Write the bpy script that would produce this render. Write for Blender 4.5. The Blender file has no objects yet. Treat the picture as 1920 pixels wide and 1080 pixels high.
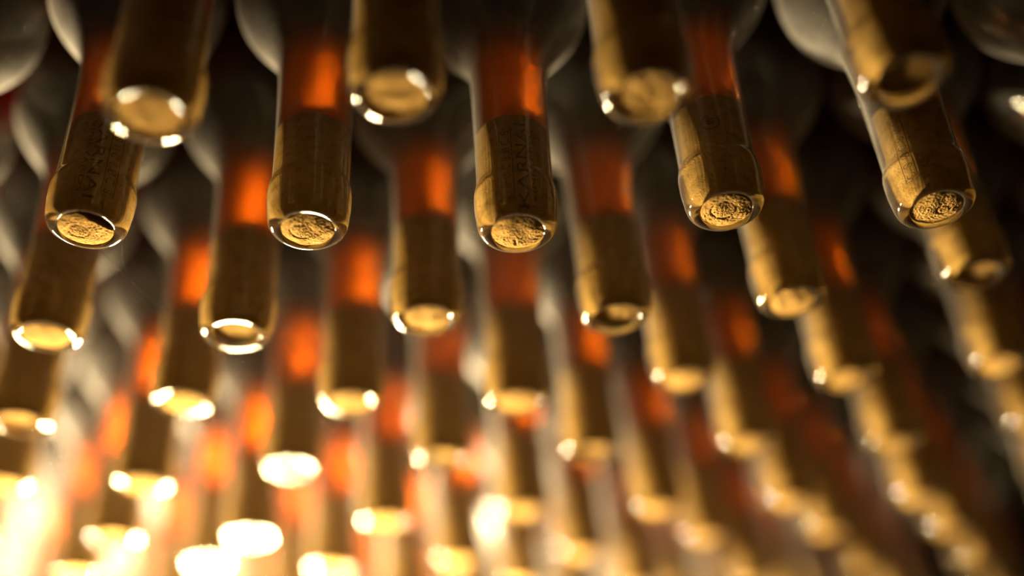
import bpy, bmesh, math, random
from mathutils import Matrix, Vector
from mathutils import noise as mnoise

S = bpy.context.scene
C = S.collection
R = random.Random(7)

# ------------------------------------------------------------------ camera
cam = bpy.data.cameras.new('camera')
cam.sensor_width = 36.0
cam.lens = 2037.09 / 1920 * 36.0
cam.clip_start = 0.01
cam.clip_end = 50
cam.dof.use_dof = True
cam.dof.focus_distance = 0.394
cam.dof.aperture_fstop = 1.45
co = bpy.data.objects.new('camera', cam)
C.objects.link(co)
r_ = (0.99845991, -0.05526127, -0.00489872)
u_ = (0.04844426, 0.82543407, 0.562416)
f_ = (0.02703626, 0.56178714, -0.82683992)
p_ = (0.0991335, -0.237648, 0.242379)
co.matrix_world = Matrix(((r_[0], u_[0], -f_[0], p_[0]), (r_[1], u_[1], -f_[1], p_[1]),
                          (r_[2], u_[2], -f_[2], p_[2]), (0, 0, 0, 1)))
S.camera = co

# ------------------------------------------------------------------ world, lamps, exposure
w = bpy.data.worlds.new('cellar_dark')
S.world = w
w.use_nodes = True
w.node_tree.nodes['Background'].inputs[0].default_value = (1, .75, .45, 1)
w.node_tree.nodes['Background'].inputs[1].default_value = 0.004

# a two-bulb work lamp standing in front of the wall, below and left of the view
BULBS = (((-0.09, -0.07, -0.53), 58.0), ((-0.34, -0.135, -0.50), 52.0))


def lamp(name, loc, power, radius, color):
    l = bpy.data.lights.new(name, 'POINT')
    l.energy = power
    l.shadow_soft_size = radius
    l.color = color
    l.cycles.is_caustics_light = True
    l.cycles.use_multiple_importance_sampling = True
    o = bpy.data.objects.new(name, l)
    o.location = loc
    C.objects.link(o)
    return o


for loc_, pw_ in BULBS:
    lamp('bulb_light', loc_, pw_, 0.05, (1.0, 0.76, 0.44))

vs = S.view_settings
vs.view_transform = 'Standard'
vs.look = 'None'
vs.exposure = 0.0
vs.gamma = 1.0
vs.use_curve_mapping = False
cy = S.cycles
cy.max_bounces = 14
cy.diffuse_bounces = 4
cy.glossy_bounces = 6
cy.transmission_bounces = 12
cy.transparent_max_bounces = 8
cy.caustics_reflective = True
cy.caustics_refractive = True
cy.blur_glossy = 0.3
cy.sample_clamp_indirect = 0.0
cy.use_denoising = True


# ------------------------------------------------------------------ materials
def mat(name):
    m = bpy.data.materials.new(name)
    m.use_nodes = True
    nt = m.node_tree
    nt.nodes.clear()
    out = nt.nodes.new('ShaderNodeOutputMaterial')
    return m, nt, out


def N(nt, t, **kw):
    n = nt.nodes.new(t)
    for k, v in kw.items():
        setattr(n, k, v)
    return n


def noise_tex(nt, scale, detail=4, rough=.6, coord='Object', stretch=None):
    tc = N(nt, 'ShaderNodeTexCoord')
    oi = N(nt, 'ShaderNodeObjectInfo')
    ad = N(nt, 'ShaderNodeVectorMath', operation='ADD')
    mu = N(nt, 'ShaderNodeVectorMath', operation='SCALE')
    nt.links.new(oi.outputs['Random'], mu.inputs[0])
    mu.inputs['Scale'].default_value = 7.3
    src = tc.outputs[coord]
    if stretch:
        mm = N(nt, 'ShaderNodeVectorMath', operation='MULTIPLY')
        mm.inputs[1].default_value = stretch
        nt.links.new(src, mm.inputs[0])
        src = mm.outputs[0]
    nt.links.new(src, ad.inputs[0])
    nt.links.new(mu.outputs[0], ad.inputs[1])
    n = N(nt, 'ShaderNodeTexNoise')
    n.inputs['Scale'].default_value = scale
    n.inputs['Detail'].default_value = detail
    n.inputs['Roughness'].default_value = rough
    nt.links.new(ad.outputs[0], n.inputs['Vector'])
    return n.outputs['Fac']


def ramp(nt, src, stops):
    r = N(nt, 'ShaderNodeValToRGB')
    e = r.color_ramp.elements
    while len(e) < len(stops):
        e.new(.5)
    for k, (p, c) in enumerate(stops):
        e[k].position = p
        e[k].color = c if len(c) == 4 else (*c, 1)
    nt.links.new(src, r.inputs[0])
    return r.outputs[0]


def math_n(nt, op, a, b=None, clamp=False):
    n = N(nt, 'ShaderNodeMath', operation=op, use_clamp=clamp)
    for k, v in enumerate((a, b)):
        if v is None:
            continue
        if isinstance(v, (int, float)):
            n.inputs[k].default_value = v
        else:
            nt.links.new(v, n.inputs[k])
    return n.outputs[0]


# dusty clear bottle glass: nearly bare at the lip, a film of cellar dust that thickens on the shoulder, thinned over the body to put in the shade between bottles.
# the film is seen through more of its depth at a slant: cover = 1 - (1 - d) ** (1 / cos)
m_glass, nt, out = mat('dusty_bottle_glass')
gl = N(nt, 'ShaderNodeBsdfGlass')
gl.inputs['IOR'].default_value = 1.5
gl.inputs['Roughness'].default_value = 0.0
gl.inputs['Color'].default_value = (.97, .98, .90, 1)
DUST = (.60, .585, .53, 1)
df = N(nt, 'ShaderNodeBsdfDiffuse')
df.inputs['Color'].default_value = DUST
tr = N(nt, 'ShaderNodeBsdfTranslucent')
tr.inputs['Color'].default_value = DUST
mx = N(nt, 'ShaderNodeMixShader')
mx.inputs[0].default_value = .2
nt.links.new(df.outputs[0], mx.inputs[1])
nt.links.new(tr.outputs[0], mx.inputs[2])
tc = N(nt, 'ShaderNodeTexCoord')
sx = N(nt, 'ShaderNodeSeparateXYZ')
nt.links.new(tc.outputs['Object'], sx.inputs[0])
thick = ramp(nt, math_n(nt, 'MULTIPLY', sx.outputs['Y'], 5.0), [(0, (.012,) * 3), (.10, (.035,) * 3), (.25, (.10,) * 3), (.37, (.11,) * 3), (.45, (.22,) * 3), (.54, (.18,) * 3), (.70, (.03,) * 3), (1, (.015,) * 3)])
nz = noise_tex(nt, 60, 5, .65)
nf = math_n(nt, 'MULTIPLY_ADD', nz, 1.6)
nt.nodes[-1].inputs[2].default_value = .2
d_ = math_n(nt, 'MULTIPLY', thick, nf, True)
lw = N(nt, 'ShaderNodeLayerWeight')
lw.inputs['Blend'].default_value = .5
cs = math_n(nt, 'SUBTRACT', 1.0, lw.outputs['Facing'])
cs = math_n(nt, 'MAXIMUM', cs, .12)
fac = math_n(nt, 'SUBTRACT', 1.0, math_n(nt, 'POWER', math_n(nt, 'SUBTRACT', 1.0, d_), math_n(nt, 'DIVIDE', 1.0, cs)), True)
mg = N(nt, 'ShaderNodeMixShader')
nt.links.new(fac, mg.inputs[0])
nt.links.new(gl.outputs[0], mg.inputs[1])
nt.links.new(mx.outputs[0], mg.inputs[2])
nt.links.new(mg.outputs[0], out.inputs[0])

# amber wine; upper neck half set translucent orange, standing in for focused lamp light
m_wine, nt, out = mat('amber_wine')
rf = N(nt, 'ShaderNodeBsdfRefraction')
rf.inputs['IOR'].default_value = 1.345 / 1.5
rf.inputs['Roughness'].default_value = 0.0
rf.inputs['Color'].default_value = (.80, .25, .022, 1)
tw = N(nt, 'ShaderNodeBsdfTranslucent')
tw.inputs['Color'].default_value = (1, .55, .09, 1)
tc = N(nt, 'ShaderNodeTexCoord')
sx = N(nt, 'ShaderNodeSeparateXYZ')
nt.links.new(tc.outputs['Object'], sx.inputs[0])
up = N(nt, 'ShaderNodeMapRange', interpolation_type='SMOOTHSTEP')
up.inputs['From Min'].default_value = -.003
up.inputs['From Max'].default_value = .002
up.inputs['To Max'].default_value = .9
nt.links.new(sx.outputs['Z'], up.inputs['Value'])
nk = N(nt, 'ShaderNodeMapRange', interpolation_type='SMOOTHSTEP')
nk.inputs['From Min'].default_value = .095
nk.inputs['From Max'].default_value = .075
nt.links.new(sx.outputs['Y'], nk.inputs['Value'])
mw = N(nt, 'ShaderNodeMixShader')
nt.links.new(math_n(nt, 'MULTIPLY', up.outputs[0], nk.outputs[0]), mw.inputs[0])
nt.links.new(rf.outputs[0], mw.inputs[1])
nt.links.new(tw.outputs[0], mw.inputs[2])
nt.links.new(mw.outputs[0], out.inputs[0])

# cork: crumbly tan
m_cork, nt, out = mat('tan_cork')
b = N(nt, 'ShaderNodeBsdfDiffuse')
n1 = noise_tex(nt, 260, 6, .7)
col = ramp(nt, n1, [(.25, (.38, .20, .05)), (.45, (.71, .43, .125)), (.7, (.85, .56, .19))])
n2 = noise_tex(nt, 900, 3, .7, stretch=(1, .35, 1))
pit = ramp(nt, n2, [(.30, (.55, .45, .38)), (.40, (1, 1, 1))])
mc = N(nt, 'ShaderNodeMix', data_type='RGBA', blend_type='MULTIPLY')
mc.inputs[0].default_value = 1
nt.links.new(col, mc.inputs[6])
nt.links.new(pit, mc.inputs[7])
nt.links.new(mc.outputs[2], b.inputs['Color'])
bp = N(nt, 'ShaderNodeBump')
bp.inputs['Strength'].default_value = 1.0
bp.inputs['Distance'].default_value = .0012
n3 = noise_tex(nt, 1500, 5, .75)
nt.links.new(n3, bp.inputs['Height'])
nt.links.new(bp.outputs[0], b.inputs['Normal'])
nt.links.new(b.outputs[0], out.inputs[0])

# brown-black stamping ink
m_ink, nt, out = mat('cork_ink')
b = N(nt, 'ShaderNodeBsdfDiffuse')
n1 = noise_tex(nt, 700, 3, .6)
nt.links.new(ramp(nt, n1, [(.3, (.13, .07, .028)), (.7, (.26, .145, .055))]), b.inputs['Color'])
nt.links.new(b.outputs[0], out.inputs[0])

# rough dark stone of the bin
m_stone, nt, out = mat('dark_cellar_stone')
b = N(nt, 'ShaderNodeBsdfDiffuse')
n1 = noise_tex(nt, 18, 8, .65)
nt.links.new(ramp(nt, n1, [(.3, (.035, .026, .018)), (.7, (.12, .09, .06))]), b.inputs['Color'])
bp = N(nt, 'ShaderNodeBump')
bp.inputs['Strength'].default_value = .6
bp.inputs['Distance'].default_value = .004
nt.links.new(n1, bp.inputs['Height'])
nt.links.new(bp.outputs[0], b.inputs['Normal'])
nt.links.new(b.outputs[0], out.inputs[0])


# ------------------------------------------------------------------ mesh helpers (axis of every bottle = +Y, lip plane at y=0)
def lathe(name, prof, seg, m, closed_ends=True):
    """prof: (y, r) in mm; first/last may have r=0"""
    bm = bmesh.new()
    rings = []
    for y, r in prof:
        if r < 1e-6:
            rings.append([bm.verts.new((0, y / 1000, 0))])
        else:
            rings.append([bm.verts.new((r / 1000 * math.cos(2 * math.pi * k / seg), y / 1000,
                                        r / 1000 * math.sin(2 * math.pi * k / seg))) for k in range(seg)])
    for a, b_ in zip(rings, rings[1:]):
        for k in range(seg):
            k2 = (k + 1) % seg
            if len(a) == 1:
                bm.faces.new((a[0], b_[k2], b_[k]))
            elif len(b_) == 1:
                bm.faces.new((a[k], a[k2], b_[0]))
            else:
                bm.faces.new((a[k], a[k2], b_[k2], b_[k]))
    bmesh.ops.recalc_face_normals(bm, faces=bm.faces)
    for f in bm.faces:
        f.smooth = True
    me = bpy.data.meshes.new(name)
    bm.to_mesh(me)
    bm.free()
    me.materials.append(m)
    return me


def smooth_prof(pts, n=4):
    """Catmull-Rom through the profile points so that the finish and the shoulder are round"""
    o = []
    P = [pts[0]] + list(pts) + [pts[-1]]
    for i in range(1, len(P) - 2):
        a, b_, c, d = P[i - 1], P[i], P[i + 1], P[i + 2]
        for k in range(n):
            t = k / n
            o.append(tuple(.5 * (2 * b_[q] + (c[q] - a[q]) * t + (2 * a[q] - 5 * b_[q] + 4 * c[q] - d[q]) * t * t +
                                 (3 * b_[q] - a[q] - 3 * c[q] + d[q]) * t ** 3) for q in (0, 1)))
    o.append(pts[-1])
    return o


OUT = [(.55, 9.45), (.2, 9.9), (0, 10.9), (.15, 12.0), (.8, 13.1), (2.2, 13.95), (4.5, 14.45), (6.5, 14.65), (8.2, 14.85), (10, 15.05),
       (13, 15.15), (16, 15.15), (18.3, 14.85), (19.8, 14.38), (21.3, 14.14), (25, 14.05), (35, 14.05), (50, 14.2), (65, 14.5), (74, 14.9), (80, 15.8),
       (86, 18.2), (92, 22.0), (98, 26.6), (104, 30.6), (110, 33.5), (117, 35.0), (126, 35.9), (140, 36.2)]
REC = (.7, 1.2, 3.0)
glass_meshes = []
for k, rec in enumerate(REC):
    inner = [(rec, 0), (rec, 6), (rec, 9.2), (rec - .15, 9.4)]
    if rec > 1:
        inner += [(rec + (.55 - rec) * t, 9.45) for t in (.3, .65)]
    prof = inner + smooth_prof(OUT) + [(200, 36.2), (286, 36.2), (292, 35.6), (296.5, 33.6), (298.5, 30), (298.5, 27),
                                       (294, 20), (284, 10), (280, 0)]
    glass_meshes.append(lathe('bottle_glass', prof, 72, m_glass))

CORK_END = 46.5
WINE = [(CORK_END + .3, 0), (CORK_END + .3, 5), (CORK_END + .3, 9.0), (CORK_END + .8, 9.5), (52, 9.7), (65, 10.3), (74, 11.2), (80, 12.6), (86, 15.2),
        (92, 19), (98, 23.4), (104, 27.6), (110, 30.6), (117, 32.7), (126, 33.8), (140, 34.2)]
wine_prof = WINE[:4] + smooth_prof(WINE[4:], 3) + [(200, 34.2), (284, 34.2), (290, 32), (292, 27), (288, 20), (278, 10), (274, 0)]
wine_mesh = lathe('wine', wine_prof, 64, m_wine)


def cork_mesh(rec, seed, ring=None, rise=.3, dome=.7, chip=None, cleft=None, fine=False):
    """crumbly end face on the lip side; ring = (x, z, radius) of a pressed circle in mm, chip = (nx, nz, d) broken edge"""
    bm = bmesh.new()
    seg, nr = (110, 40) if fine else (60, 24)
    y0 = rec - rise
    rad = 9.55
    rings = [[bm.verts.new((0, (y0 - dome) / 1000, 0))]]
    sx_, sy_ = (seed * 13.7) % 90, (seed * 7.9) % 90

    def h(x, z):
        v = mnoise.fractal(Vector((x * 1.2 + sx_, z * 1.2 + sy_, seed)), 1.0, 2.0, 5) * .14
        v += mnoise.noise(Vector((x * .22 + sx_, z * .22, seed))) * .25
        if fine:
            v += mnoise.fractal(Vector((x * 2.6 + sy_, z * 2.6 + sx_, seed + 5)), .6, 2.0, 3) * .17
        if ring:
            d = math.hypot(x - ring[0], z - ring[1]) - ring[2]
            a = math.atan2(z - ring[1], x - ring[0])
            v += .34 * math.exp(-(d / .45) ** 2) * (.65 + .35 * math.sin(a - 2.2))
        if chip:
            d = chip[0] * x + chip[1] * z - chip[2] + mnoise.noise(Vector((x * .7, z * .7, 3))) * .5
            v += 1.1 / (1 + math.exp(-d * 6)) - .75 * math.exp(-((d + .45) / .32) ** 2)
        if cleft:
            d = (x - cleft[0]) * cleft[2] + (z - cleft[1]) * cleft[3]
            q = -(x - cleft[0]) * cleft[3] + (z - cleft[1]) * cleft[2]
            v += .8 * math.exp(-(d / .35) ** 2) * math.exp(-(q / 1.9) ** 4)
        return v
    for i in range(1, nr + 1):
        r = rad * i / nr
        row = []
        for k in range(seg):
            a = 2 * math.pi * k / seg
            x, z = r * math.cos(a), r * math.sin(a)
            e = max(0, (i - nr + 2) / 2)
            row.append(bm.verts.new((x / 1000, (y0 - dome * (1 - (r / rad) ** 2.5) + h(x, z) * (1 - .5 * e) + .25 * e * e) / 1000, z / 1000)))
        rings.append(row)
    for y in (rec + 3, rec + 12, rec + 24, CORK_END - .4):
        rings.append([bm.verts.new((rad / 1000 * math.cos(2 * math.pi * k / seg), y / 1000, rad / 1000 * math.sin(2 * math.pi * k / seg)))
                      for k in range(seg)])
    rings.append([bm.verts.new((.9 * rad / 1000 * math.cos(2 * math.pi * k / seg), CORK_END / 1000, .9 * rad / 1000 * math.sin(2 * math.pi * k / seg)))
                  for k in range(seg)])
    rings.append([bm.verts.new((0, CORK_END / 1000, 0))])
    for a, b_ in zip(rings, rings[1:]):
        for k in range(seg):
            k2 = (k + 1) % seg
            if len(a) == 1:
                bm.faces.new((a[0], b_[k2], b_[k]))
            elif len(b_) == 1:
                bm.faces.new((a[k], a[k2], b_[0]))
            else:
                bm.faces.new((a[k], a[k2], b_[k2], b_[k]))
    bmesh.ops.recalc_face_normals(bm, faces=bm.faces)
    for f in bm.faces:
        f.smooth = True
    me = bpy.data.meshes.new('cork')
    bm.to_mesh(me)
    bm.free()
    me.materials.append(m_cork)
    return me


cork_meshes = [[cork_mesh(REC[k], 10 * k + q, (R.uniform(-2, 2), R.uniform(-2, 2), R.uniform(3.2, 4.6)) if q != 1 else None) for q in range(3)]
               for k in range(3)]
# the corks of the two nearest rows one by one: (glass depth index, cork keywords)
OWN = {(0, 0): (1, dict(seed=41, ring=(-1.6, 1.2, 4.3), dome=.5)), (0, 1): (1, dict(seed=42, dome=.3)), (0, 2): (1, dict(seed=43, ring=(.2, 0, 3.6), dome=.3)),
       (0, 3): (2, dict(seed=44, ring=(1.8, 1.4, 3.4), dome=.4)),
       (1, 0): (0, dict(seed=45, ring=(-2.4, -.2, 3.5), rise=.6, chip=(.76, .64, 6.9), dome=.8)),
       (1, 1): (0, dict(seed=46, ring=(-2.2, .1, 3.9), dome=1.0)), (1, 2): (0, dict(seed=47, cleft=(-.8, -5.2, 1, .1), dome=1.0)),
       (1, 3): (0, dict(seed=48, ring=(-1.0, .8, 4.6), dome=.9)), (1, 4): (1, dict(seed=49, ring=(2.6, -.6, 2.3), dome=.9)),
       (2, -1): (0, dict(seed=50))}

# ------------------------------------------------------------------ printing on the corks (flat ink, wrapped round the cork)
INK_R = 9.58


def wrap(bm, y0, phi0, down):
    """bm holds flat ink, x along the writing and y up the letters, in mm; bends it onto the cork"""
    ys = [v.co.y for v in bm.verts]
    y = math.floor(min(ys))
    while y < max(ys):
        bmesh.ops.bisect_plane(bm, geom=bm.verts[:] + bm.edges[:] + bm.faces[:], plane_co=(0, y, 0), plane_no=(0, 1, 0))
        y += .6
    for v in bm.verts:
        ph = phi0 + (v.co.y if down else -v.co.y) / INK_R
        yy = y0 + (-v.co.x if down else v.co.x)
        v.co = Vector((INK_R * math.sin(ph), yy, INK_R * math.cos(ph))) / 1000


def letters(txt, size, length):
    cu = bpy.data.curves.new('writing', 'FONT')
    cu.body = txt
    cu.size = size
    cu.resolution_u = 3
    cu.align_x = 'CENTER'
    cu.align_y = 'CENTER'
    o = bpy.data.objects.new('writing', cu)
    C.objects.link(o)
    bpy.context.view_layer.update()
    me = bpy.data.meshes.new_from_object(o.evaluated_get(bpy.context.evaluated_depsgraph_get()))
    bpy.data.objects.remove(o)
    bpy.data.curves.remove(cu)
    bm = bmesh.new()
    bm.from_mesh(me)
    bpy.data.meshes.remove(me)
    xs = [v.co.x for v in bm.verts]
    k = length / (max(xs) - min(xs))
    for v in bm.verts:
        v.co.x *= k
    return bm


def ribbon(bm, pts, wd, closed=False):
    P = [Vector((p[0], p[1], 0)) for p in pts]
    n = len(P)
    L, Rr = [], []
    for i in range(n):
        a = P[(i - 1) % n] if (closed or i) else P[i]
        c = P[(i + 1) % n] if (closed or i < n - 1) else P[i]
        t = (c - a).normalized()
        nn = Vector((-t.y, t.x, 0)) * wd / 2
        L.append(bm.verts.new(P[i] + nn))
        Rr.append(bm.verts.new(P[i] - nn))
    for i in range(n if closed else n - 1):
        j = (i + 1) % n
        bm.faces.new((L[i], Rr[i], Rr[j], L[j]))


def arc(cx, cy, r, a0, a1, n=14, sq=1.0):
    return [(cx + r * sq * math.cos(math.radians(a0 + (a1 - a0) * k / n)), cy + r * math.sin(math.radians(a0 + (a1 - a0) * k / n))) for k in range(n + 1)]


def banner(length, ht):
    """frame with curling scroll strokes inside"""
    bm = bmesh.new()
    a, b_ = length / 2, ht / 2
    ribbon(bm, [(-a + a * k / 10, -b_) for k in range(21)], .28)
    ribbon(bm, [(-a + a * k / 10, b_) for k in range(21)], .22)
    for s_ in (-1, 1):
        ribbon(bm, [(s_ * a, -b_), (s_ * a, 0), (s_ * a, b_)], .22)
        ribbon(bm, arc(s_ * (a - .2), 0, ht * .62, 90, 270 if s_ > 0 else -90, 16, .5), .2)
    n = int(length / 4)
    for k in range(n):
        cx = -a + length * (k + .5) / n
        if k % 3 == 0:
            ribbon(bm, arc(cx, 0, ht * .32, 50, 320), .3)
        elif k % 3 == 1:
            ribbon(bm, arc(cx, ht * .16, ht * .17, -20, 250) + arc(cx, -ht * .16, ht * .17, 70, -200), .26)
        else:
            ribbon(bm, arc(cx, 0, ht * .34, 120, 430, 20, .7), .24)
            ribbon(bm, [(cx - .9, -ht * .3), (cx + .9, ht * .3)], .24)
    return bm


def crest():
    """thin ring with a sprig of leaves"""
    bm = bmesh.new()
    ribbon(bm, arc(0, 0, 2.9, 0, 345, 30, 1.15), .32)
    ribbon(bm, [(-2.0, -.5), (-.8, -.1), (.6, .1), (2.1, .6)], .3)
    for x, y, a in ((-.9, .7, 60), (.5, .95, 50), (-.2, -.8, -40), (1.2, -.6, -30)):
        t = math.radians(a)
        c, n = math.cos(t), math.sin(t)
        pts = [(x + c * u - n * v, y + n * u + c * v) for u, v in ((-.75, 0), (-.2, .3), (.4, .22), (.85, 0), (.4, -.22), (-.2, -.3))]
        bm.faces.new([bm.verts.new((p[0], p[1], 0)) for p in pts])
    return bm


def prints_for(i, j, X, Z):
    """list of (name, bmesh) of the ink on this cork"""
    az = math.atan2(p_[0] - X, p_[2] - Z)
    rd = math.radians
    o = []

    def put(name, bm, y0, deg, down):
        wrap(bm, y0, az + rd(deg), down)
        o.append((name, bm))
    if (i, j) == (1, 2):
        put('cork_lettering', letters('KARNAI', 5.0, 38), 23, 18, False)
        put('cork_lettering', letters('VINEYARDS', 2.1, 34), 23, 37, False)
        put('cork_banner', banner(33, 4.0), 23, -13, False)
    elif (i, j) == (1, 0):
        put('cork_lettering', letters('KARNAI', 5.0, 38), 25, -8, True)
        put('cork_lettering', letters('VINEYARDS', 2.1, 34), 25, -27, True)
        put('cork_banner', banner(33, 4.0), 25, 24, True)
    elif (i, j) == (1, 3):
        put('cork_crest', crest(), 33, 4, False)
    elif (i, j) == (1, 4):
        put('cork_banner', banner(30, 4.2), 23, -24, False)
    return o


# ------------------------------------------------------------------ the stack
PITCH, ROW = 0.076, 0.0658
OFF = {(0, 0): (1.0, -3.7), (0, 1): (-0.5, 0.3), (0, 2): (0.5, -4.8), (0, 3): (5.2, -2.8), (1, 0): (-3.5, 6.0), (1, 1): (-0.1, 0.8), (1, 2): (-1.4, -4.8), (1, 3): (-1.9, 0.8), (1, 4): (-2.1, -2.9), (2, -1): (-2.4, 3.8), (2, 0): (-1.6, -0.2), (2, 1): (-0.3, 2.7), (2, 2): (1.3, -1.3), (2, 3): (-1.4, 2.8), (2, 4): (2.4, 11.2), (3, -1): (0.7, -0.0), (3, 0): (-2.5, 6.4), (3, 1): (-1.7, 1.9), (3, 2): (-1.5, -1.7), (3, 3): (0.7, 5.2), (3, 4): (-0.3, 0.9), (3, 5): (-2.7, 4.3), (4, -2): (5.4, 0.3), (4, -1): (-0.1, -2.9), (4, 0): (-2.3, 1.6), (4, 1): (-1.4, 2.5), (4, 2): (-1.0, 1.7), (4, 3): (3.5, 1.5), (4, 4): (2.2, -3.1), (5, -1): (3.4, -4.5), (5, 0): (2.9, -7.0), (5, 1): (1.1, -2.6), (5, 2): (2.0, -0.7), (5, 3): (1.3, -3.4), (5, 4): (0.0, -3.6), (5, 5): (-3.8, -6.1), (4, -3): (3, 0)}
COLS = {0: (0, 3), 1: (-1, 5), 2: (-2, 5), 3: (-2, 6), 4: (-3, 6), 5: (-3, 7), 6: (-3, 7), 7: (-3, 8), 8: (-4, 8), 9: (-4, 8), 10: (-5, 8)}


ORD = 'leftmost second third fourth fifth sixth seventh eighth ninth tenth eleventh twelfth'.split()
ROWS = 'top second third fourth fifth sixth seventh eighth ninth tenth eleventh'.split()


def spot(i, j):
    """where the neck of a bottle shows in the photograph's frame (pixels)"""
    d = Vector(((j - (.5 if i % 2 else 0)) * PITCH, .03, -i * ROW)) - Vector(p_)
    z = d.dot(Vector(f_))
    return 960 + 2037 * d.dot(Vector(r_)) / z, 540 - 2037 * d.dot(Vector(u_)) / z


SAID = {
    (0, 0): 'slightly blurred wine bottle with ring pressed in its cork, leftmost in the top row',
    (0, 1): 'slightly blurred wine bottle with a plain lit cork end, second in the top row',
    (0, 2): 'slightly blurred wine bottle lit along its left side, third in the top row',
    (0, 3): 'blurred wine bottle with deeply sunk cork in thick glass, rightmost in top row',
    (1, 0): 'sharp wine bottle with lettering read downward on its cork and a chipped cork edge',
    (1, 1): 'sharp wine bottle with an unprinted cork and a ring pressed in the cork end',
    (1, 2): 'sharp wine bottle with large lettering running up its cork under an orange glow',
    (1, 3): 'sharp wine bottle with a small round crest stamped on its cork',
    (1, 4): 'sharp wine bottle with a scrolled banner along its cork, right of the crest bottle',
}


def label_for(i, j):
    if (i, j) in SAID:
        return SAID[(i, j)]
    a, b_ = COLS[i]
    seen = [q for q in range(a, b_ + 1) if -20 < spot(i, q)[0] < 1940]
    if j not in seen:
        side = 'left' if j < seen[0] else 'right'
        n = (seen[0] - j) if side == 'left' else (j - seen[-1])
        how = 'dark shoulder' if n == 1 else 'hidden body'
        return 'wine bottle, its %s cut off at the %s edge beside the %s row' % (how, side, ROWS[i])
    x = spot(i, j)[0]
    if i < 4:
        look = 'soft-focus'
    elif i < 7:
        look = 'blurred'
    else:
        look = 'very blurred'
    if i > 2 and x < 560:
        lit = 'glaring end'
    elif x < 700:
        lit = 'bright cork end'
    elif x < 1250:
        lit = 'bright left flank'
    else:
        lit = 'dim golden flank'
    n = seen.index(j)
    return '%s wine bottle with %s, %s in the %s row down' % (look, lit, ORD[n] if n == 0 else ORD[n] + ' from left', ROWS[i])


def child(name, me, parent):
    o = bpy.data.objects.new(name, me)
    o.parent = parent
    C.objects.link(o)
    return o


for i, (a, b_) in COLS.items():
    for j in range(a, b_ + 1):
        if j > 2 and 'hidden body' in label_for(i, j):   # nothing of it shows in the frame
            continue
        X, Z = (j - (.5 if i % 2 else 0)) * PITCH, -i * ROW
        dx, dy = OFF.get((i, j), (R.uniform(-1, 1), R.uniform(-5, 4)))
        e = bpy.data.objects.new('wine_bottle', None)
        e.empty_display_size = .02
        C.objects.link(e)
        # the bottle lies in its hollow and is turned a little about its belly, so the neck swings sideways
        t = math.atan2(-dx / 1000, .19)
        own = OWN.get((i, j))
        spin = 0 if own else R.uniform(0, 2 * math.pi)
        e.matrix_world = (Matrix.Translation((X, .19, Z)) @ Matrix.Rotation(-t, 4, 'Z') @
                          Matrix.Translation((0, -.19 + dy / 1000, 0)))
        k = own[0] if own else R.choice((0, 0, 1, 2))
        g = child('bottle_glass', glass_meshes[k], e)
        g.cycles.is_caustics_caster = True
        wn = child('wine', wine_mesh, e)
        wn.cycles.is_caustics_caster = True
        ck = child('cork', cork_mesh(REC[k], fine=(i < 2), **own[1]) if own else cork_meshes[k][R.randrange(3)], e)
        ck.cycles.is_caustics_receiver = True
        ck.rotation_euler = (0, spin, 0)
        for nm, bm in prints_for(i, j, X, Z):
            me = bpy.data.meshes.new(nm)
            bm.to_mesh(me)
            bm.free()
            me.materials.append(m_ink)
            q = child(nm, me, ck)
            q.cycles.is_caustics_receiver = True
        e['label'] = label_for(i, j)
        e['category'] = 'bottle'
        e['group'] = 'stacked wine bottles'


def boxo(name, lo, hi, m):
    bm = bmesh.new()
    bmesh.ops.create_cube(bm, size=1)
    for v in bm.verts:
        v.co = Vector([(lo[q] + hi[q]) / 2 + v.co[q] * (hi[q] - lo[q]) for q in range(3)])
    me = bpy.data.meshes.new(name)
    bm.to_mesh(me)
    bm.free()
    me.materials.append(m)
    o = bpy.data.objects.new(name, me)
    C.objects.link(o)
    o['kind'] = 'structure'
    return o


ZF = -10 * ROW - .0372
boxo('wall_back', (-1.2, .31, ZF - .05), (1.6, .36, .6), m_stone)
boxo('floor', (-1.2, -1.2, ZF - .05), (1.6, .31, ZF), m_stone)


# ------------------------------------------------------------------ cobweb strung between two bottle lips at the left
m_web, nt, out = mat('grey_cobweb')
b = N(nt, 'ShaderNodeBsdfDiffuse')
b.inputs['Color'].default_value = (.75, .72, .66, 1)
nt.links.new(b.outputs[0], out.inputs[0])


def thread(bm, pts, r):
    rings = []
    for k, p in enumerate(pts):
        t = (pts[min(k + 1, len(pts) - 1)] - pts[max(k - 1, 0)]).normalized()
        n = t.cross(Vector((0, 1, .3))).normalized()
        q = t.cross(n)
        rings.append([bm.verts.new(p + r * (math.cos(2.0944 * m) * n + math.sin(2.0944 * m) * q)) for m in range(3)])
    for a, c in zip(rings, rings[1:]):
        for m in range(3):
            bm.faces.new((a[m], a[(m + 1) % 3], c[(m + 1) % 3], c[m]))


bm = bmesh.new()
A_, B_ = Vector((-.0420, .0085, -.0803)), Vector((-.0160, .0015, -.1325))
thread(bm, [A_.lerp(B_, t / 16) + Vector((0, -.002, -.003)) * math.sin(math.pi * t / 16) for t in range(17)], .00006)
M0 = A_.lerp(B_, .34) + Vector((0, -.0017, -.0026))
A2 = Vector((-.0330, .0085, -.0795))
thread(bm, [A2.lerp(M0, t / 8) + Vector((-.002, 0, -.001)) * math.sin(math.pi * t / 8) for t in range(9)], .00004)
me = bpy.data.meshes.new('cobweb_strand')
bm.to_mesh(me)
bm.free()
me.materials.append(m_web)
o = bpy.data.objects.new('cobweb_strand', me)
C.objects.link(o)
o['label'] = 'thin grey cobweb strand strung from the chipped cork bottle to the bottle below'
o['category'] = 'cobweb'
